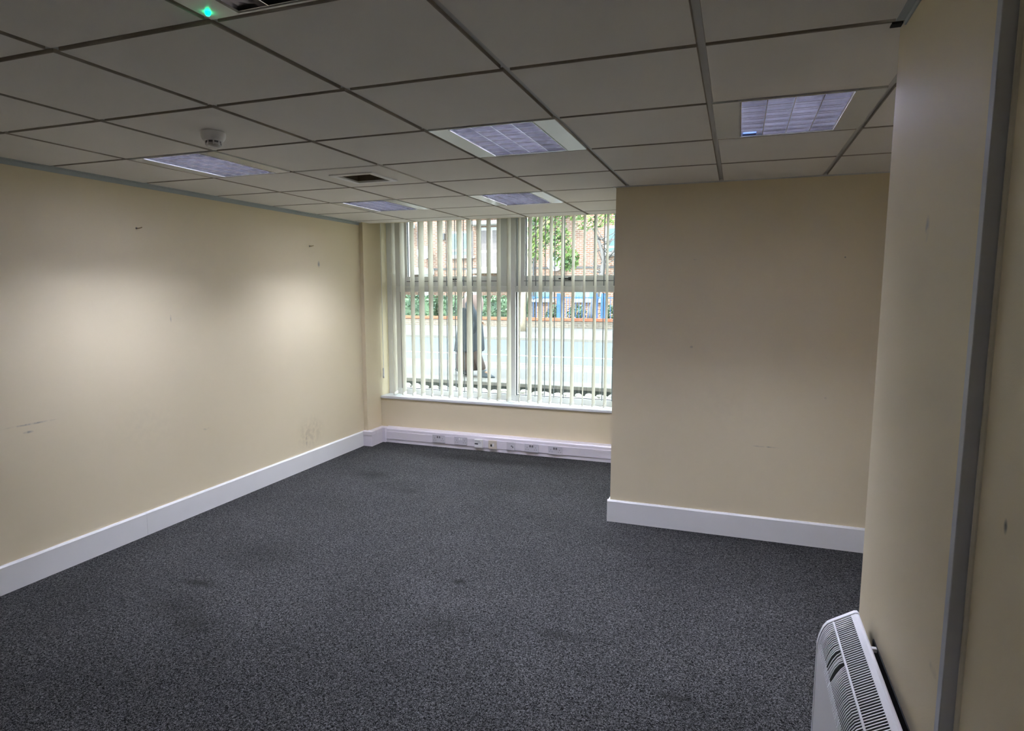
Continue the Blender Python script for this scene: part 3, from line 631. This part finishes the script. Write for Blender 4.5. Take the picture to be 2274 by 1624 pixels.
# apartment block
BY = 26.5
bl = thing('apartment_block', (-9, BY, 0.2), 'red brick apartment block with white windows and balconies across the road', 'building')
def P(x0, x1, y0, y1, z0, z1): return box(B(), x0 + 9, x1 + 9, y0 - BY, y1 - BY, z0 - .2, z1 - .2)
obj('wall', P(-30, 14, BY, BY + 6, .2, 9), 'brick', bl)
obj('string_course', P(-30, 14, BY - .03, BY, 2.66, 2.74), 'pipe', bl)
obj('parapet', P(-30, 14, BY - .1, BY + .3, 9, 9.3), 'bwhite', bl)
def window(x0, x1, z0, z1, nx=2, split=.25):
    f = obj('window', P(x0, x1, BY - .05, BY, z0, z1), 'bwhite', bl); w = (x1 - x0) / nx; zs = z0 + (z1 - z0) * split
    for k in range(nx):
        a, b = x0 + k * w + .08, x0 + (k + 1) * w - .08
        for (c, d_) in ((z0 + .07, zs - .05), (zs + .05, z1 - .08)): obj('pane', P(a, b, BY - .06, BY - .05, c, d_), 'bglass', f)
    obj('sill', P(x0 - .06, x1 + .06, BY - .16, BY, z0 - .09, z0), 'bwhite', f)
for z in (3.28, 6.1):
    for x in (-27, -24, -20.5, -17.2, -12.42, -4.9, -1.8, 1.5, 4.8, 8.5): window(x, x + 1.18, z, z + 1.18)
for x in (-25, -20.5, -16.6, -8.55, -6.3, -4.35, -1.2, 2.0, 5.5): window(x, x + 1.3, 1.22, 2.05, 2, .5)
def balcony(x0, x1, z):
    b = obj('balcony', P(x0, x1, BY - 1.0, BY, z - .16, z), 'bwhite', bl)
    obj('doorway', P(x0 + .2, x1 - .15, BY - .04, BY, z, z + 2.0), 'bwhite', b)
    n = 2; w = (x1 - x0 - .35) / n
    for k in range(n):
        obj('door_pane', P(x0 + .2 + k * w + .1, x0 + .2 + (k + 1) * w - .06, BY - .05, BY - .04, z + .95, z + 1.85), 'bdoor', b)
        obj('door_panel', P(x0 + .2 + k * w + .1, x0 + .2 + (k + 1) * w - .06, BY - .05, BY - .04, z + .15, z + .82), 'bdoor', b)
    obj('canopy', P(x0 - .05, x1 + .05, BY - .7, BY, z + 2.08, z + 2.24), 'bwhite', b)
balcony(-11.2, -9.55, 2.62); balcony(-11.2, -9.55, 5.4); balcony(-16.0, -14.4, 2.62); balcony(-8.0, -6.4, 5.4); balcony(-3.2, -1.6, 2.62)
obj('porch_roof', P(-15.5, -13.35, BY - 1.2, BY, 2.42, 2.72), 'bwhite', bl); obj('porch_wall', P(-15.4, -15.2, BY - 1.1, BY, .2, 2.42), 'bwhite', bl); obj('porch_wall', P(-13.6, -13.4, BY - 1.1, BY, .2, 2.42), 'bwhite', bl)
obj('downpipe', tube(B(), [(-14.15 + 9, -.07, 0), (-14.15 + 9, -.07, 8.6)], .05, 8), 'pipe', bl); obj('downpipe', tube(B(), [(-8.2 + 9, -.07, 0), (-8.2 + 9, -.07, 8.6)], .05, 8), 'pipe', bl); obj('lamp', P(-12.85, -12.72, BY - .12, BY, 4.1, 4.4), 'pipe', bl)
for (x, z, lab) in ((-13.7, 3.35, 'grey satellite dish on the brick block by the downpipe'), (-7.12, 2.72, 'grey satellite dish on the brick block behind the leaves')):
    t = thing('satellite_dish', (x, BY, z), lab, 'satellite dish')
    obj('arm', tube(B(), [(0, 0, -.15), (0, -.25, -.1), (0, -.3, .1)], .025, 6), 'pipe', t)
    obj('reflector', lathe(B(), [(.02, 0), (.2, .03), (.33, .09), (.36, .12), (.34, .115), (.2, .05), (.02, .02)], seg=20), 'dish', t, loc=(0, -.3, .1), rot=(1.25, 0, .3), smooth=True)
    obj('feed_arm', tube(B(), [(0, -.32, -.15), (.05, -.75, .05)], .015, 6), 'pipe', t)

# trees
def tree(name, base, trunk, rads, branches, clusters, bark, leaf, n, size, label):
    t = thing(name, base, label, 'tree')
    tr = obj('trunk', tube(B(), trunk, rads, 10), bark, t, smooth=True)
    for (pth, r) in branches: obj('branch', tube(B(), pth, r, 7), bark, tr, smooth=True)
    if clusters:
        bm = B()
        for c in clusters: leaves(bm, *c, n, size)
        leaf_obj('foliage', bm, leaf, t)
random.seed(9)
tree('plane_tree', (-6.65, 20.0, .2), [(0, 0, 0), (.05, 0, .35), (.12, .0, .9), (.26, 0, 1.9), (.38, 0, 3.2), (.45, 0, 4.4)], [.24, .16, .13, .11, .09, .05],
     [([(.36, 0, 2.8), (.8, .1, 3.3), (1.3, .1, 3.5)], [.06, .04, .02]), ([(.4, 0, 3.3), (-.2, .1, 4.0), (-.7, 0, 4.3)], [.06, .04, .02]), ([(.38, 0, 3.2), (1.2, -.1, 4.1), (2.2, 0, 4.4)], [.06, .04, .02])],
     [(.55, 0, 3.1, .5, .5, .7), (1.15, .1, 3.6, .6, .5, .55), (.4, 0, 4.3, .7, .6, .5), (1.55, 0, 2.9, .38, .4, .75), (1.9, 0, 4.3, .7, .5, .45), (1.9, -.1, 2.5, .3, .3, .4), (-.9, 0, 4.5, .5, .4, .35), (2.8, 0, 4.5, .6, .4, .4), (.2, 0, 5.3, 1.6, 1.2, .7), (2.2, 0, 5.3, 1.4, 1.0, .6)],
     'bark', 'leaf', 330, .075, 'leafy tree with a pale leaning trunk on the far pavement')
br = []
for q in range(34):
    a = Vector((.36 + random.uniform(-.12, .16), random.uniform(-.1, .1), random.uniform(1.6, 3.4))); dx = random.choice((-1, 1))
    p1 = a + Vector((dx * random.uniform(.2, .5), random.uniform(-.2, .2), random.uniform(-.1, .5))); p2 = p1 + Vector((dx * random.uniform(.1, .5), random.uniform(-.2, .2), random.uniform(-.4, .7)))
    br.append(([a, p1, p2], [.025, .016, .006]))
tree('bare_tree', (-4.98, 24.7, .4), [(-.1, 0, 0), (-.05, 0, .4), (.10, 0, 1.0), (.30, 0, 1.8), (.42, 0, 2.5), (.22, 0, 3.2), (.0, 0, 3.8)], [.2, .17, .14, .12, .09, .07, .03],
     br + [([(.42, 0, 2.4), (.9, 0, 3.0), (1.1, 0, 3.8)], [.07, .05, .02])], [(-.2, 0, 4.1, .7, .4, .4), (.7, 0, 4.3, .5, .4, .4)], 'bark_dark', 'leaf', 200, .07, 'dark leaning tree with bare twigs behind the blue railings')

# ------------------------------------------------------------------ person walking by
px, py, pz = -3.38, 8.05, 0.25
pe = thing('person', (px, py, pz), 'person in a white headscarf and long dark coat walking past the window', 'person')
def skinned(name, verts, edges, radii, mat, par, root=0, sub=2):
    me = bpy.data.meshes.new(name); me.from_pydata(verts, edges, []); me.materials.append(M[mat])
    o = obj(name, me, parent=par)
    md = o.modifiers.new('skin', 'SKIN'); md.use_smooth_shade = True
    for q, r in enumerate(radii):
        me.skin_vertices[0].data[q].radius = (r, r) if not isinstance(r, tuple) else r
    me.skin_vertices[0].data[root].use_root = True
    s = o.modifiers.new('sub', 'SUBSURF'); s.levels = s.render_levels = sub
    return o
# skeleton, facing +x, mid-stride, slightly stooped
bv = [(0, 0, .80), (.02, 0, 1.0), (.05, 0, 1.20), (.07, 0, 1.30), (.09, 0, 1.37), (.11, 0, 1.45), (.12, 0, 1.54), (.11, 0, 1.60),   # pelvis..head 0-7
      (.0, -.09, .78), (.13, -.09, .45), (.27, -.09, .10), (.36, -.09, .045),          # forward leg 8-11
      (.0, .09, .78), (-.08, .09, .45), (-.24, .09, .13), (-.16, .09, .04),            # trailing leg 12-15
      (.05, -.17, 1.26), (.12, -.22, 1.02), (.25, -.20, .92), (.29, -.19, .90),        # near arm 16-19
      (.05, .17, 1.26), (-.10, .22, 1.02), (-.12, .21, .80), (-.11, .2, .76)]          # far arm 20-23
be = [(0, 1), (1, 2), (2, 3), (3, 4), (4, 5), (5, 6), (6, 7), (0, 8), (8, 9), (9, 10), (10, 11), (0, 12), (12, 13), (13, 14), (14, 15), (2, 16), (16, 17), (17, 18), (18, 19), (2, 20), (20, 21), (21, 22), (22, 23)]
rad = [.13, .12, .13, .09, .05, .075, .085, .06, .09, .06, .04, .035, .09, .06, .04, .035, .055, .042, .032, .03, .055, .042, .032, .03]
hands = []
for (w, sgn) in ((19, 1), (23, 1)):
    hx, hy, hz = bv[w]
    for f in range(4):
        i0 = len(bv); down = -.045 if w == 23 else -.02; fw = .03 if w == 23 else .05
        bv += [(hx + fw * .5, hy + (f - 1.5) * .016, hz + down), (hx + fw, hy + (f - 1.5) * .017, hz + down * 1.8)]
        be += [(w, i0), (i0, i0 + 1)]; rad += [.009, .008]
    i0 = len(bv); bv += [(hx + .03, hy - .035, hz + .005), (hx + .055, hy - .04, hz - .01)]; be += [(w, i0), (i0, i0 + 1)]; rad += [.010, .009]
body = skinned('body', bv, be, rad, 'skin', pe)
obj('top', loft(B(), [(.0, 0, .98, .17, .21), (.02, 0, 1.08, .18, .22), (.04, 0, 1.2, .18, .225), (.05, 0, 1.29, .15, .20), (.07, 0, 1.35, .09, .12), (.09, 0, 1.385, .065, .075)], 20), 'top', pe, smooth=True)
co = obj('coat', loft(B(), [(-.03, 0, .42, .25, .235), (-.02, 0, .45, .255, .24), (-.01, 0, .62, .235, .245), (.0, 0, .85, .20, .235), (.0, 0, 1.0, .19, .23), (.01, 0, 1.10, .19, .232), (.015, 0, 1.13, .18, .22)], 20), 'denim', pe, smooth=True)
obj('skirt', loft(B(), [(-.03, 0, .11, .215, .18), (-.03, 0, .16, .22, .185), (-.02, 0, .52, .21, .19)], 18), 'skirt', pe, smooth=True)
skinned('sleeve', [(.05, -.20, 1.25), (.10, -.235, 1.12), (.20, -.245, .97), (.235, -.23, .90), (.10, -.23, .72)], [(0, 1), (1, 2), (2, 3), (3, 4)], [.075, .072, .07, .07, .06], 'denim', pe)
skinned('sleeve', [(.03, .19, 1.25), (-.10, .24, 1.02), (-.13, .22, .84)], [(0, 1), (1, 2)], [.075, .065, .055], 'top', pe)
skinned('trousers', [(0, 0, .62), (.02, -.09, .55), (.14, -.09, .40), (.262, -.09, .10), (.0, .09, .55), (-.09, .09, .40), (-.235, .09, .16)], [(0, 1), (1, 2), (2, 3), (0, 4), (4, 5), (5, 6)], [.11, .10, .085, .07, .10, .085, .065], 'skirt', pe)
sc = obj('headscarf', loft(B(), [(.03, 0, 1.30, .13, .16), (.05, 0, 1.36, .125, .135), (.08, 0, 1.42, .10, .105), (.10, 0, 1.50, .112, .105), (.105, 0, 1.57, .108, .10), (.10, 0, 1.62, .08, .075), (.095, 0, 1.645, .03, .03)], 20), 'scarf', pe, smooth=True)
obj('face', loft(B(), [(.185, 0, 1.44, .025, .03), (.195, 0, 1.48, .03, .045), (.20, 0, 1.53, .03, .05), (.195, 0, 1.575, .025, .04)], 14), 'skin', sc, smooth=True)
obj('nose', loft(B(), [(.228, 0, 1.50, .014, .012), (.226, 0, 1.53, .006, .007)], 8), 'skin', sc, smooth=True)
obj('scarf_tail', prism(B(), [(.02, 1.40), (-.07, 1.24), (-.12, 1.20), (-.05, 1.38), (.03, 1.47)], 'y', -.05, .05), 'scarf', sc)
def shoe(x, y, z, pitch):
    bm = B(); loft(bm, [(0, 0, 0, .135, .048), (0, 0, .02, .138, .050), (-.02, 0, .05, .11, .045), (-.06, 0, .09, .06, .04), (-.065, 0, .13, .05, .045)], 16)
    obj('shoe', bm, 'shoe', pe, loc=(x, y, z), rot=(0, pitch, 0), smooth=True)
shoe(.33, -.09, .0, 0); shoe(-.20, .09, .035, .35)
